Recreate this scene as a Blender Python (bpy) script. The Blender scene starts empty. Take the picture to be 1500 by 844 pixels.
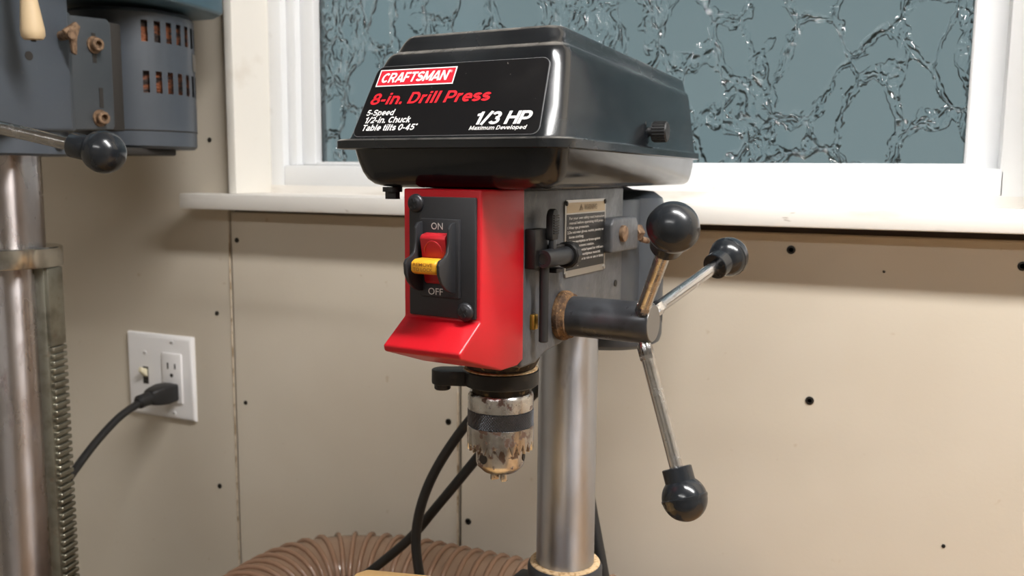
import bpy, bmesh, math, random
from mathutils import Vector, Matrix
random.seed(7)
PI = math.pi
S = bpy.context.scene
COL = S.collection

# ------------------------------------------------------------------ camera
EYE = Vector((0.0, 0.0, 1.45))
YAW, PITCH, ROLL = 0.4158, 0.1271, 0.0083
fw = Vector((-math.sin(YAW)*math.cos(PITCH), math.cos(YAW)*math.cos(PITCH), -math.sin(PITCH)))
r0 = Vector((math.cos(YAW), math.sin(YAW), 0)); u0 = r0.cross(fw)
rt = r0*math.cos(ROLL) + u0*math.sin(ROLL); up = -r0*math.sin(ROLL) + u0*math.cos(ROLL)
cam_d = bpy.data.cameras.new('camera'); cam = bpy.data.objects.new('camera', cam_d); COL.objects.link(cam)
cam.matrix_world = Matrix(((rt.x, up.x, -fw.x, EYE.x), (rt.y, up.y, -fw.y, EYE.y), (rt.z, up.z, -fw.z, EYE.z), (0, 0, 0, 1)))
cam_d.sensor_width = 36.0; cam_d.lens = 1320.2/1500*36.0
cam_d.clip_start = 0.02; cam_d.clip_end = 100
cam_d.dof.use_dof = True; cam_d.dof.focus_distance = 0.56; cam_d.dof.aperture_fstop = 12.0
S.camera = cam
# ------------------------------------------------------------------ world (dull dusk sky seen through the glass)
W = bpy.data.worlds.new('dusk_sky'); S.world = W; W.use_nodes = True
bg = W.node_tree.nodes['Background']; bg.inputs[0].default_value = (0.205, 0.262, 0.278, 1); bg.inputs[1].default_value = 1.0
# ------------------------------------------------------------------ exposure
S.view_settings.view_transform = 'Standard'; S.view_settings.look = 'None'
S.view_settings.gamma = 1.0; S.view_settings.use_curve_mapping = False
S.view_settings.exposure = 0.0
S.cycles.use_denoising = True
S.cycles.max_bounces = 8
S.cycles.caustics_reflective = False; S.cycles.caustics_refractive = False
# shop lights: built further down as fixtures (x, y, z, length along x, emission)
SHOP_LIGHTS = [(0.50, 0.26, 2.36, 1.2, 95.0, 'white shop light under the ceiling nearest the window'),
               (-0.25, -1.35, 2.36, 1.2, 38.0, 'white shop light under the ceiling in the middle of the room')]

# ================================================================== materials
def srgb(r, g, b):
    f = lambda c: (c/255/12.92) if c/255 <= 0.04045 else ((c/255+0.055)/1.055)**2.4
    return (f(r), f(g), f(b), 1)
def nn(nt, t, **kw):
    n = nt.nodes.new(t)
    for k, v in kw.items():
        if k.startswith('i_'): n.inputs[k[2:]].default_value = v
        else: setattr(n, k, v)
    return n
def pmat(name, col, rough=0.5, metal=0.0, spots=(), bump=None, rvar=None, stretch=(1, 1, 1), coat=0, aniso=0, spec=None, dust=None):
    """principled material; spots = [(colour, scale, lo, hi, detail)] noise patches laid over the base colour"""
    m = bpy.data.materials.new(name); m.use_nodes = True; nt = m.node_tree; L = nt.links.new
    p = nt.nodes['Principled BSDF']; p.inputs['Roughness'].default_value = rough; p.inputs['Metallic'].default_value = metal
    p.inputs['Base Color'].default_value = col
    if spec is not None: p.inputs['Specular IOR Level'].default_value = spec
    if coat: p.inputs['Coat Weight'].default_value = coat; p.inputs['Coat Roughness'].default_value = 0.12
    tc = nn(nt, 'ShaderNodeTexCoord'); mp = nn(nt, 'ShaderNodeMapping'); mp.inputs['Scale'].default_value = stretch
    L(tc.outputs['Object'], mp.inputs['Vector'])
    if aniso:
        p.inputs['Anisotropic'].default_value = aniso; p.inputs['Anisotropic Rotation'].default_value = .25
        tg = nn(nt, 'ShaderNodeTangent'); tg.direction_type = 'RADIAL'; tg.axis = 'Z'; L(tg.outputs[0], p.inputs['Tangent'])
    cur = None; mfac = None
    for (c, sc, lo, hi, det, *ex) in spots:
        t = nn(nt, 'ShaderNodeTexNoise'); t.inputs['Scale'].default_value = sc; t.inputs['Detail'].default_value = det
        L(mp.outputs[0], t.inputs['Vector'])
        mr = nn(nt, 'ShaderNodeMapRange'); mr.inputs[1].default_value = lo; mr.inputs[2].default_value = hi
        mr.inputs[4].default_value = ex[0] if ex else 1.0
        L(t.outputs['Fac'], mr.inputs[0])
        mx = nn(nt, 'ShaderNodeMix', data_type='RGBA'); L(mr.outputs[0], mx.inputs[0])
        if cur is None: mx.inputs[6].default_value = col
        else: L(cur, mx.inputs[6])
        mx.inputs[7].default_value = c; cur = mx.outputs[2]
        if metal and len(ex) > 1:       # rust patches are not metallic
            mm = nn(nt, 'ShaderNodeMath', operation='MULTIPLY'); mm.inputs[1].default_value = ex[1]; L(mr.outputs[0], mm.inputs[0])
            s2 = nn(nt, 'ShaderNodeMath', operation='SUBTRACT'); s2.inputs[0].default_value = metal; L(mm.outputs[0], s2.inputs[1]); s2.use_clamp = True
            L(s2.outputs[0], p.inputs['Metallic'])
    if dust:                            # settled dust on upward faces
        g = nn(nt, 'ShaderNodeNewGeometry'); sx = nn(nt, 'ShaderNodeSeparateXYZ'); L(g.outputs['Normal'], sx.inputs[0])
        t = nn(nt, 'ShaderNodeTexNoise'); t.inputs['Scale'].default_value = 90; t.inputs['Detail'].default_value = 5; L(mp.outputs[0], t.inputs['Vector'])
        m1 = nn(nt, 'ShaderNodeMapRange'); m1.inputs[1].default_value = dust[1]; m1.inputs[2].default_value = 1.0; L(sx.outputs[2], m1.inputs[0])
        m2 = nn(nt, 'ShaderNodeMapRange'); m2.inputs[1].default_value = 0.3; m2.inputs[2].default_value = 0.65; m2.inputs[3].default_value = .25; L(t.outputs['Fac'], m2.inputs[0])
        mm = nn(nt, 'ShaderNodeMath', operation='MULTIPLY'); L(m1.outputs[0], mm.inputs[0]); L(m2.outputs[0], mm.inputs[1])
        ms = nn(nt, 'ShaderNodeMath', operation='MULTIPLY'); L(mm.outputs[0], ms.inputs[0]); ms.inputs[1].default_value = dust[2]
        mx = nn(nt, 'ShaderNodeMix', data_type='RGBA'); L(ms.outputs[0], mx.inputs[0])
        if cur is None: mx.inputs[6].default_value = col
        else: L(cur, mx.inputs[6])
        mx.inputs[7].default_value = dust[0]; cur = mx.outputs[2]
    if cur is not None: L(cur, p.inputs['Base Color'])
    if rvar:
        t = nn(nt, 'ShaderNodeTexNoise'); t.inputs['Scale'].default_value = rvar[0]; t.inputs['Detail'].default_value = 5
        L(mp.outputs[0], t.inputs['Vector'])
        mr = nn(nt, 'ShaderNodeMapRange'); mr.inputs[1].default_value = .3; mr.inputs[2].default_value = .7
        mr.inputs[3].default_value = rvar[1]; mr.inputs[4].default_value = rvar[2]
        L(t.outputs['Fac'], mr.inputs[0]); L(mr.outputs[0], p.inputs['Roughness'])
    if bump:
        t = nn(nt, 'ShaderNodeTexNoise'); t.inputs['Scale'].default_value = bump[0]; t.inputs['Detail'].default_value = 4
        L(mp.outputs[0], t.inputs['Vector'])
        b = nn(nt, 'ShaderNodeBump'); b.inputs['Strength'].default_value = bump[1]; b.inputs['Distance'].default_value = bump[2]
        L(t.outputs['Fac'], b.inputs['Height']); L(b.outputs[0], p.inputs['Normal'])
    return m

RUST = srgb(96, 62, 40); DUST = srgb(150, 138, 122)
M = {}
M['drywall'] = pmat('drywall_paper', srgb(195, 185, 169), .8, spots=[(srgb(204, 195, 180), 5, .4, .7, 3, .6), (srgb(182, 169, 149), 2.2, .5, .75, 4, .45), (srgb(170, 150, 122), 60, .72, .78, 2, .5)], bump=(260, .12, .001))
M['gap'] = pmat('dark_gap', srgb(96, 86, 80), .9)
M['paper_edge'] = pmat('torn_paper_edge', srgb(205, 190, 168), .9, spots=[(srgb(150, 128, 100), 90, .45, .6, 4)])
M['screw_black'] = pmat('black_phosphate', srgb(38, 36, 34), .55, .4)
M['white_paint'] = pmat('white_paint', srgb(236, 232, 224), .45, spots=[(srgb(208, 198, 182), 14, .62, .75, 5, .5)], bump=(120, .1, .001))
M['sill_paint'] = pmat('sill_paint', srgb(226, 222, 216), .5, spots=[(srgb(196, 188, 178), 25, .58, .72, 6, .55), (srgb(160, 148, 136), 70, .70, .74, 4, .7)], stretch=(.5, 1, 2), bump=(90, .15, .001))
M['vinyl'] = pmat('white_vinyl', srgb(232, 233, 234), .3, spots=[(srgb(200, 196, 190), 30, .68, .76, 4, .5)])
M['plate_white'] = pmat('white_plastic', srgb(232, 230, 230), .35)
M['ivory'] = pmat('ivory_plastic', srgb(226, 216, 186), .4)
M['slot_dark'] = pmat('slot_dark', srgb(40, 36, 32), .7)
M['cross_black'] = pmat('recess_black', srgb(12, 12, 13), .8)
M['rubber'] = pmat('black_rubber', srgb(30, 30, 31), .5, bump=(200, .08, .001))
M['black_plastic'] = pmat('glossy_black_plastic', srgb(15, 17, 20), .22, spots=[(srgb(54, 58, 61), 9, .46, .82, 6, .45)], rvar=(18, .13, .3), dust=(srgb(150, 145, 138), .7, .75), stretch=(1, .35, 1))
M['pan_plastic'] = pmat('black_pan_plastic', srgb(16, 18, 21), .2, spots=[(srgb(40, 41, 42), 14, .52, .8, 6, .3)], rvar=(20, .13, .26), dust=(srgb(150, 145, 138), .7, .6))
M['sticker'] = pmat('label_film', srgb(17, 17, 19), .3, spots=[(srgb(48, 46, 45), 16, .55, .8, 6, .5), (srgb(140, 132, 126), 300, .74, .78, 2, .7)])
M['silver_line'] = pmat('silver_print', srgb(112, 112, 114), .45, .3)
M['print_red'] = pmat('print_red', srgb(222, 36, 48), .45)
M['badge_red'] = pmat('badge_red', srgb(206, 30, 48), .45)
M['print_white'] = pmat('print_white', srgb(238, 236, 234), .5)
M['red_paint'] = pmat('red_plastic', srgb(180, 15, 28), .36, spots=[(srgb(188, 22, 36), 12, .4, .7, 3, .6)], bump=(900, .05, .0004))
M['switch_black'] = pmat('switch_black', srgb(34, 34, 37), .5, bump=(1500, .08, .0003))
M['screw_dark'] = pmat('dark_screw', srgb(50, 50, 53), .35, .5)
M['guard_black'] = pmat('guard_black', srgb(36, 37, 40), .38)
M['rocker_red'] = pmat('rocker_red', srgb(168, 26, 36), .4)
M['key_yellow'] = pmat('key_yellow', srgb(222, 160, 40), .4, spots=[(srgb(200, 132, 30), 200, .5, .75, 4, .5)])
M['key_print'] = pmat('key_embossed', srgb(150, 92, 30), .5)
M['cast_gray'] = pmat('grey_cast_paint', srgb(88, 90, 94), .42, .15, spots=[(srgb(70, 72, 76), 40, .45, .65, 6, .7), (srgb(112, 106, 98), 150, .66, .74, 3, .6)], bump=(160, .35, .0015), rvar=(60, .3, .5))
M['hub_gray'] = pmat('hub_paint', srgb(72, 74, 78), .3, .5, spots=[(srgb(54, 55, 58), 70, .48, .6, 5, .7)], rvar=(90, .24, .42))
M['hub_end'] = pmat('hub_machined', srgb(140, 138, 136), .4, .85)
M['rust'] = pmat('rusty_sawdust', srgb(118, 88, 58), .85, 0, spots=[(srgb(74, 54, 38), 180, .4, .6, 5), (srgb(160, 122, 78), 400, .6, .7, 3)], bump=(500, .8, .001))
M['rust_bolt'] = pmat('rusted_bolt', srgb(140, 114, 90), .6, .4, spots=[(srgb(92, 70, 54), 250, .45, .65, 4)], bump=(600, .4, .0006))
M['knob'] = pmat('black_phenolic', srgb(30, 33, 37), .2, spots=[(srgb(62, 64, 66), 60, .55, .8, 5, .4)], rvar=(60, .15, .3))
M['chrome'] = pmat('chrome', srgb(206, 206, 208), .18, 1.0, rvar=(120, .12, .3), spots=[(srgb(150, 146, 142), 90, .55, .75, 5, .6)])
M['chrome_warm'] = pmat('chrome_tarnished', srgb(186, 183, 180), .2, 1.0, rvar=(120, .14, .32), spots=[(srgb(150, 143, 136), 70, .5, .75, 5, .7)])
M['column'] = pmat('turned_steel', srgb(188, 193, 204), .32, 1.0, aniso=.85, stretch=(1, 1, .35), rvar=(50, .28, .42), spots=[(srgb(166, 160, 156), 30, .45, .7, 6, .6), (srgb(110, 98, 90), 38, .64, .70, 6, .7, .6)])
M['column_old'] = pmat('old_turned_steel', srgb(190, 186, 188), .3, 1.0, aniso=.9, stretch=(1, 1, .4), rvar=(40, .22, .36), spots=[(srgb(146, 132, 124), 22, .42, .68, 6, .7), (RUST, 34, .64, .72, 6, .8, .7)])
M['steel_band'] = pmat('machined_band', srgb(188, 186, 180), .22, 1.0, aniso=.5, spots=[(srgb(140, 138, 130), 60, .5, .7, 4, .5)])
M['rack'] = pmat('rack_steel', srgb(150, 148, 136), .38, .9, spots=[(srgb(110, 104, 92), 80, .45, .7, 5, .6), (srgb(104, 78, 56), 60, .64, .72, 5, .6, .7)])
M['chuck'] = pmat('chuck_steel', srgb(204, 202, 200), .24, 1.0, aniso=.5, rvar=(120, .18, .34), spots=[(srgb(164, 156, 150), 70, .42, .68, 5, .8), (srgb(88, 64, 54), 150, .58, .63, 5, .95, .85)])
M['chuck_rusty'] = pmat('chuck_rusty_steel', srgb(198, 195, 192), .27, 1.0, aniso=.4, spots=[(srgb(156, 147, 140), 90, .4, .62, 5, .9), (srgb(92, 68, 56), 170, .54, .60, 5, .92, .85)])
M['black_steel'] = pmat('black_steel', srgb(30, 29, 29), .42, .3, spots=[(srgb(60, 52, 46), 110, .55, .72, 5, .6)], bump=(300, .15, .0006))
M['dark_rust'] = pmat('grimy_steel', srgb(74, 60, 46), .7, .3, spots=[(srgb(44, 38, 32), 160, .4, .6, 5), (srgb(150, 122, 84), 220, .62, .72, 4)], bump=(400, .5, .0008))
M['sawdust'] = pmat('sawdust', srgb(216, 186, 146), .95, spots=[(srgb(176, 140, 98), 300, .5, .65, 4)], bump=(500, .8, .0015))
M['brass'] = pmat('brass', srgb(190, 150, 70), .35, 1.0)
M['alu'] = pmat('aluminium_plate', srgb(178, 174, 168), .35, .9, aniso=.4)
M['alu_tan'] = pmat('tan_plate_band', srgb(176, 158, 128), .4, .4)
M['plate_black'] = pmat('plate_black_print', srgb(44, 44, 44), .35, .3)
M['print_grey'] = pmat('print_faded', srgb(196, 192, 186), .5)
M['print_tan'] = pmat('print_faded_tan', srgb(132, 116, 92), .5)
M['motor_dark'] = pmat('dark_blue_grey_paint', srgb(62, 68, 76), .4, .1, spots=[(srgb(86, 88, 90), 14, .5, .75, 4, .5)])
M['motor_plate'] = pmat('motor_mount_paint', srgb(58, 64, 72), .42, .1, spots=[(srgb(78, 80, 82), 20, .5, .75, 5, .5)])
M['slate'] = pmat('slate_paint', srgb(76, 82, 90), .4, .1, spots=[(srgb(68, 73, 80), 9, .4, .7, 4, .6), (srgb(120, 122, 122), 40, .68, .76, 4, .4)], bump=(300, .06, .001))
M['slate_plate'] = pmat('slate_bracket', srgb(72, 76, 80), .36, .2, spots=[(srgb(66, 70, 74), 14, .4, .7, 4, .6)])
M['cover_blue'] = pmat('blue_grey_cover', srgb(76, 100, 112), .4, .1)
M['copper'] = pmat('copper_windings', srgb(134, 78, 48), .45, .5, spots=[(srgb(44, 34, 30), 60, .4, .6, 3)], stretch=(1, 1, 3), bump=(200, .8, .002))
M['wood_pale'] = pmat('pale_turned_wood', srgb(206, 182, 146), .5, spots=[(srgb(176, 146, 108), 30, .45, .7, 5, .6)], stretch=(1, 1, .15))
M['pine'] = pmat('pine_board', srgb(216, 176, 118), .55, spots=[(srgb(186, 138, 84), 22, .45, .68, 5, .7)], stretch=(.12, 1, 1), bump=(80, .1, .001))
M['plywood'] = pmat('bench_plywood', srgb(170, 134, 92), .6, spots=[(srgb(136, 100, 66), 12, .45, .7, 5, .7)], stretch=(.15, 1, 1))
M['cast_base'] = pmat('base_cast_paint', srgb(60, 62, 66), .5, .2, bump=(120, .2, .001))
M['concrete'] = pmat('concrete', srgb(150, 146, 140), .8, spots=[(srgb(122, 118, 112), 3, .4, .7, 6)])
M['room_paint'] = pmat('room_paint', srgb(198, 190, 176), .7)
M['ceil_paint'] = pmat('ceiling_paint', srgb(165, 162, 157), .7)
M['ground'] = pmat('dark_ground', srgb(52, 56, 50), .9, spots=[(srgb(36, 40, 34), 2, .4, .7, 5)])
M['fixture'] = pmat('fixture_white', srgb(230, 230, 230), .4)
# translucent ribbed hose
m = pmat('clear_brown_hose', srgb(176, 146, 122), .22, spots=[(srgb(150, 118, 96), 18, .4, .7, 4, .6)])
m.node_tree.nodes['Principled BSDF'].inputs['Transmission Weight'].default_value = .25
M['hose'] = m
M['hose_rib'] = pmat('hose_rib', srgb(150, 118, 96), .25)
# knurled band: two crossed families of diagonal ridges
def knurl_mat():
    m = bpy.data.materials.new('knurled_steel'); m.use_nodes = True; nt = m.node_tree; L = nt.links.new
    p = nt.nodes['Principled BSDF']; p.inputs['Base Color'].default_value = srgb(74, 76, 82); p.inputs['Metallic'].default_value = .8; p.inputs['Roughness'].default_value = .38
    uv = nn(nt, 'ShaderNodeUVMap'); s = nn(nt, 'ShaderNodeSeparateXYZ'); L(uv.outputs[0], s.inputs[0])
    hs = []
    for sg in (1, -1):
        a = nn(nt, 'ShaderNodeMath', operation='MULTIPLY'); a.inputs[1].default_value = 2*PI*78; L(s.outputs[0], a.inputs[0])
        b = nn(nt, 'ShaderNodeMath', operation='MULTIPLY'); b.inputs[1].default_value = sg*2*PI*5.5; L(s.outputs[1], b.inputs[0])
        c = nn(nt, 'ShaderNodeMath', operation='ADD'); L(a.outputs[0], c.inputs[0]); L(b.outputs[0], c.inputs[1])
        d = nn(nt, 'ShaderNodeMath', operation='SINE'); L(c.outputs[0], d.inputs[0]); hs.append(d)
    h = nn(nt, 'ShaderNodeMath', operation='MINIMUM'); L(hs[0].outputs[0], h.inputs[0]); L(hs[1].outputs[0], h.inputs[1])
    bp = nn(nt, 'ShaderNodeBump'); bp.inputs['Strength'].default_value = 1.0; bp.inputs['Distance'].default_value = .001
    L(h.outputs[0], bp.inputs['Height']); L(bp.outputs[0], p.inputs['Normal'])
    return m
M['knurl'] = knurl_mat()
# obscure glass: flat islands parted by beaded ridges
def glass_mat():
    m = bpy.data.materials.new('obscure_glass'); m.use_nodes = True; nt = m.node_tree; L = nt.links.new
    p = nt.nodes['Principled BSDF']; p.inputs['Base Color'].default_value = (.86, .94, .95, 1); p.inputs['Roughness'].default_value = .06
    p.inputs['Transmission Weight'].default_value = 1.0; p.inputs['IOR'].default_value = 1.5
    tc = nn(nt, 'ShaderNodeTexCoord'); mp = nn(nt, 'ShaderNodeMapping'); mp.inputs['Rotation'].default_value = (0, .55, 0); mp.inputs['Scale'].default_value = (1.25, 1, .8)
    L(tc.outputs['Object'], mp.inputs['Vector'])
    def warp(scale, amt, src):
        t = nn(nt, 'ShaderNodeTexNoise'); t.inputs['Scale'].default_value = scale; t.inputs['Detail'].default_value = 3; L(src, t.inputs['Vector'])
        a = nn(nt, 'ShaderNodeVectorMath', operation='SUBTRACT'); a.inputs[1].default_value = (.5, .5, .5); L(t.outputs['Color'], a.inputs[0])
        b = nn(nt, 'ShaderNodeVectorMath', operation='SCALE'); b.inputs['Scale'].default_value = amt; L(a.outputs[0], b.inputs[0])
        c = nn(nt, 'ShaderNodeVectorMath', operation='ADD'); L(src, c.inputs[0]); L(b.outputs[0], c.inputs[1]); return c.outputs[0]
    w = warp(28, .03, mp.outputs[0]); w = warp(120, .004, w)
    def ridge(scale, wd, src):
        v = nn(nt, 'ShaderNodeTexVoronoi', feature='DISTANCE_TO_EDGE'); v.inputs['Scale'].default_value = scale; L(src, v.inputs['Vector'])
        r = nn(nt, 'ShaderNodeMapRange', interpolation_type='SMOOTHSTEP'); r.inputs[1].default_value = 0; r.inputs[2].default_value = wd; L(v.outputs['Distance'], r.inputs[0]); return r.outputs[0]
    v1 = nn(nt, 'ShaderNodeTexVoronoi', feature='DISTANCE_TO_EDGE'); v1.inputs['Scale'].default_value = 17; L(w, v1.inputs['Vector'])
    v2 = nn(nt, 'ShaderNodeTexVoronoi', feature='DISTANCE_TO_EDGE'); v2.inputs['Scale'].default_value = 50; L(w, v2.inputs['Vector'])
    def sm(src, a, b):
        r = nn(nt, 'ShaderNodeMapRange', interpolation_type='SMOOTHSTEP'); r.inputs[1].default_value = a; r.inputs[2].default_value = b; L(src, r.inputs[0]); return r.outputs[0]
    nz = nn(nt, 'ShaderNodeTexNoise'); nz.inputs['Scale'].default_value = 22; nz.inputs['Detail'].default_value = 2; L(tc.outputs['Object'], nz.inputs['Vector'])
    ad = nn(nt, 'ShaderNodeMath', operation='MULTIPLY_ADD'); ad.inputs[1].default_value = .75; ad.inputs[2].default_value = -.355; L(nz.outputs['Fac'], ad.inputs[0])
    sb = nn(nt, 'ShaderNodeMath', operation='SUBTRACT'); L(v1.outputs['Distance'], sb.inputs[0]); L(ad.outputs[0], sb.inputs[1])
    far = sm(sb.outputs[0], .05, .075)                      # 1 on the smooth islands, 0 in the beaded bands between them
    mx = nn(nt, 'ShaderNodeMath', operation='MAXIMUM'); L(sm(v2.outputs['Distance'], 0, .28), mx.inputs[0]); L(far, mx.inputs[1])
    h = nn(nt, 'ShaderNodeMath', operation='MINIMUM'); L(sm(v1.outputs['Distance'], 0, .055), h.inputs[0]); L(mx.outputs[0], h.inputs[1])
    bp = nn(nt, 'ShaderNodeBump'); bp.inputs['Strength'].default_value = 1.0; bp.inputs['Distance'].default_value = .0018
    L(h.outputs[0], bp.inputs['Height']); L(bp.outputs[0], p.inputs['Normal'])
    return m
M['glass'] = glass_mat()
def emit_mat(name, s, col=(1, .985, .965)):
    m = bpy.data.materials.new(name); m.use_nodes = True; nt = m.node_tree
    p = nt.nodes['Principled BSDF']; p.inputs['Base Color'].default_value = (.8, .8, .8, 1)
    p.inputs['Emission Color'].default_value = (*col, 1); p.inputs['Emission Strength'].default_value = s
    return m

# ================================================================== geometry helpers: every shape is (verts, faces)
def join(*gs):
    V, F = [], []
    for v, f in gs:
        o = len(V); V += [tuple(q) for q in v]; F += [[i+o for i in q] for q in f]
    return V, F
def from_bm(bm):
    bm.verts.index_update()
    g = ([tuple(v.co) for v in bm.verts], [[v.index for v in f.verts] for f in bm.faces]); bm.free(); return g
def bevelled(g, w, seg=2, ang=25):
    bm = bmesh.new(); vs = [bm.verts.new(v) for v in g[0]]
    for f in g[1]:
        try: bm.faces.new([vs[i] for i in f])
        except ValueError: pass
    bmesh.ops.recalc_face_normals(bm, faces=bm.faces)
    es = [e for e in bm.edges if len(e.link_faces) == 2 and e.calc_face_angle(0) > math.radians(ang)]
    if w > 0: bmesh.ops.bevel(bm, geom=es, offset=w, segments=seg, affect='EDGES', profile=.5, clamp_overlap=True)
    return from_bm(bm)
def box(x0, x1, y0, y1, z0, z1, bev=0, seg=2):
    v = [(x, y, z) for x in (x0, x1) for y in (y0, y1) for z in (z0, z1)]
    f = [[0, 1, 3, 2], [4, 6, 7, 5], [0, 4, 5, 1], [2, 3, 7, 6], [0, 2, 6, 4], [1, 5, 7, 3]]
    return bevelled((v, f), bev, seg) if bev else (v, f)
def prism(poly, axis, a, b, bev=0, seg=2):
    mp = {'x': lambda p, t: (t, p[0], p[1]), 'y': lambda p, t: (p[0], t, p[1]), 'z': lambda p, t: (p[0], p[1], t)}[axis]
    n = len(poly); v = [mp(p, a) for p in poly] + [mp(p, b) for p in poly]
    f = [list(range(n))[::-1], list(range(n, 2*n))] + [[i, (i+1) % n, n+(i+1) % n, n+i] for i in range(n)]
    return bevelled((v, f), bev, seg)
def frame_of(d):
    d = Vector(d).normalized(); a = Vector((0, 0, 1)) if abs(d.z) < .9 else Vector((1, 0, 0))
    u = a.cross(d).normalized(); w = d.cross(u); return d, u, w
def lathe(prof, o=(0, 0, 0), d=(0, 0, 1), n=32, cap=True, phase=0):
    """prof = [(radius, distance along d)]"""
    d, u, w = frame_of(d); o = Vector(o); V, F = [], []
    for r, h in prof:
        for i in range(n):
            a = 2*PI*i/n + phase; V.append(tuple(o + d*h + u*(r*math.cos(a)) + w*(r*math.sin(a))))
    for j in range(len(prof)-1):
        for i in range(n): F.append([j*n+i, j*n+(i+1) % n, (j+1)*n+(i+1) % n, (j+1)*n+i])
    if cap: F.append(list(range(n))[::-1]); F.append([(len(prof)-1)*n+i for i in range(n)])
    return V, F
def rod(p, q, r, n=20, r2=None, ch=0):
    p, q = Vector(p), Vector(q); L = (q-p).length; r2 = r if r2 is None else r2
    pr = [(r, 0), (r2, L)] if not ch else [(r-ch, 0), (r, ch), (r2, L-ch), (r2-ch, L)]
    return lathe(pr, p, q-p, n)
def ball(c, r, n=28, m=16, axis=(0, 0, 1), a0=-90, a1=90):
    pr = [(max(r*math.cos(math.radians(a0+(a1-a0)*i/m)), 1e-5), r*math.sin(math.radians(a0+(a1-a0)*i/m))) for i in range(m+1)]
    return lathe(pr, c, axis, n)
def smooth_path(P, k=10):
    P = [Vector(p) for p in P]; Q = [P[0]*2-P[1]] + P + [P[-1]*2-P[-2]]; out = []
    for i in range(1, len(Q)-2):
        for j in range(k):
            t = j/k; a, b, c, d = Q[i-1:i+3]
            out.append(.5*((2*b) + (c-a)*t + (2*a-5*b+4*c-d)*t*t + (-a+3*b-3*c+d)*t**3))
    out.append(P[-1]); return out
def tube(P, r, n=14, radii=None):
    V, F = [], []; u = None
    for i, p in enumerate(P):
        t = (P[min(i+1, len(P)-1)]-P[max(i-1, 0)]).normalized()
        if u is None: _, u, _ = frame_of(t)
        u = (u - t*u.dot(t)).normalized(); w = t.cross(u); rr = radii[i] if radii else r
        for k in range(n):
            a = 2*PI*k/n; V.append(tuple(p + u*(rr*math.cos(a)) + w*(rr*math.sin(a))))
    for j in range(len(P)-1):
        for k in range(n): F.append([j*n+k, j*n+(k+1) % n, (j+1)*n+(k+1) % n, (j+1)*n+k])
    F.append(list(range(n))[::-1]); F.append([(len(P)-1)*n+k for k in range(n)])
    return V, F
def loft(rings, capa=True, capb=True):
    n = len(rings[0]); V = [tuple(p) for r in rings for p in r]; F = []
    for j in range(len(rings)-1):
        for k in range(n): F.append([j*n+k, j*n+(k+1) % n, (j+1)*n+(k+1) % n, (j+1)*n+k])
    if capa: F.append(list(range(n))[::-1])
    if capb: F.append([(len(rings)-1)*n+k for k in range(n)])
    return V, F

ORG = Vector((0, 0, 0))         # base of the thing being built; its parts' vertices are stored relative to it
def obj(name, g, mat, parent=None, smooth=35, uv=None):
    me = bpy.data.meshes.new(name)
    me.from_pydata([(v[0]-ORG.x, v[1]-ORG.y, v[2]-ORG.z) for v in g[0]], [], g[1])
    bm = bmesh.new(); bm.from_mesh(me); bmesh.ops.recalc_face_normals(bm, faces=bm.faces); bm.to_mesh(me); bm.free()
    if uv:
        l = me.uv_layers.new(name='UVMap')
        for poly in me.polygons:
            us = [uv(Vector(me.vertices[me.loops[i].vertex_index].co)+ORG) for i in poly.loop_indices]
            mxu = max(q[0] for q in us)
            for i, q in zip(poly.loop_indices, us): l.data[i].uv = (q[0]+1 if mxu-q[0] > .5 else q[0], q[1])
    if smooth:
        me.shade_smooth(); me.set_sharp_from_angle(angle=math.radians(smooth))
    me.materials.append(M[mat] if isinstance(mat, str) else mat)
    o = bpy.data.objects.new(name, me); COL.objects.link(o)
    if parent is not None: o.parent = parent
    return o
def thing(name, loc, label, cat, rz=0, group=None):
    o = bpy.data.objects.new(name, None); COL.objects.link(o); o.location = loc; o.rotation_euler = (0, 0, rz); o.empty_display_size = .05
    tag(o, label, cat, group); return o
def tag(o, label, cat, group=None):
    o['label'] = label; o['category'] = cat
    if group: o['group'] = group
def struct(o, label=None):
    o['kind'] = 'structure'
    if label: o['label'] = label
    return o
def text(name, s, box2, place, mat, parent, bold=0.0, shear=0.0, ext=.00012, space=1.0):
    """lettering stretched into box2=(u0,u1,v0,v1); place(u,v,w) -> point"""
    c = bpy.data.curves.new('lettering', 'FONT'); c.body = s; c.size = 1; c.offset = bold; c.shear = shear; c.resolution_u = 3; c.space_character = space
    t = bpy.data.objects.new('lettering', c); COL.objects.link(t)
    dg = bpy.context.evaluated_depsgraph_get(); me = bpy.data.meshes.new_from_object(t.evaluated_get(dg))
    bpy.data.objects.remove(t); bpy.data.curves.remove(c)
    xs = [v.co.x for v in me.vertices]; ys = [v.co.y for v in me.vertices]; x0, x1, y0, y1 = min(xs), max(xs), min(ys), max(ys)
    u0, u1, v0, v1 = box2
    vv = [((v.co.x-x0)/(x1-x0)*(u1-u0)+u0, (v.co.y-y0)/(y1-y0)*(v1-v0)+v0) for v in me.vertices]
    ff = [list(p.vertices) for p in me.polygons]; bpy.data.meshes.remove(me)
    n = len(vv); V = [place(a, b, ext) for a, b in vv]
    return obj(name, (V, ff), mat, parent, smooth=0)

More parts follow.
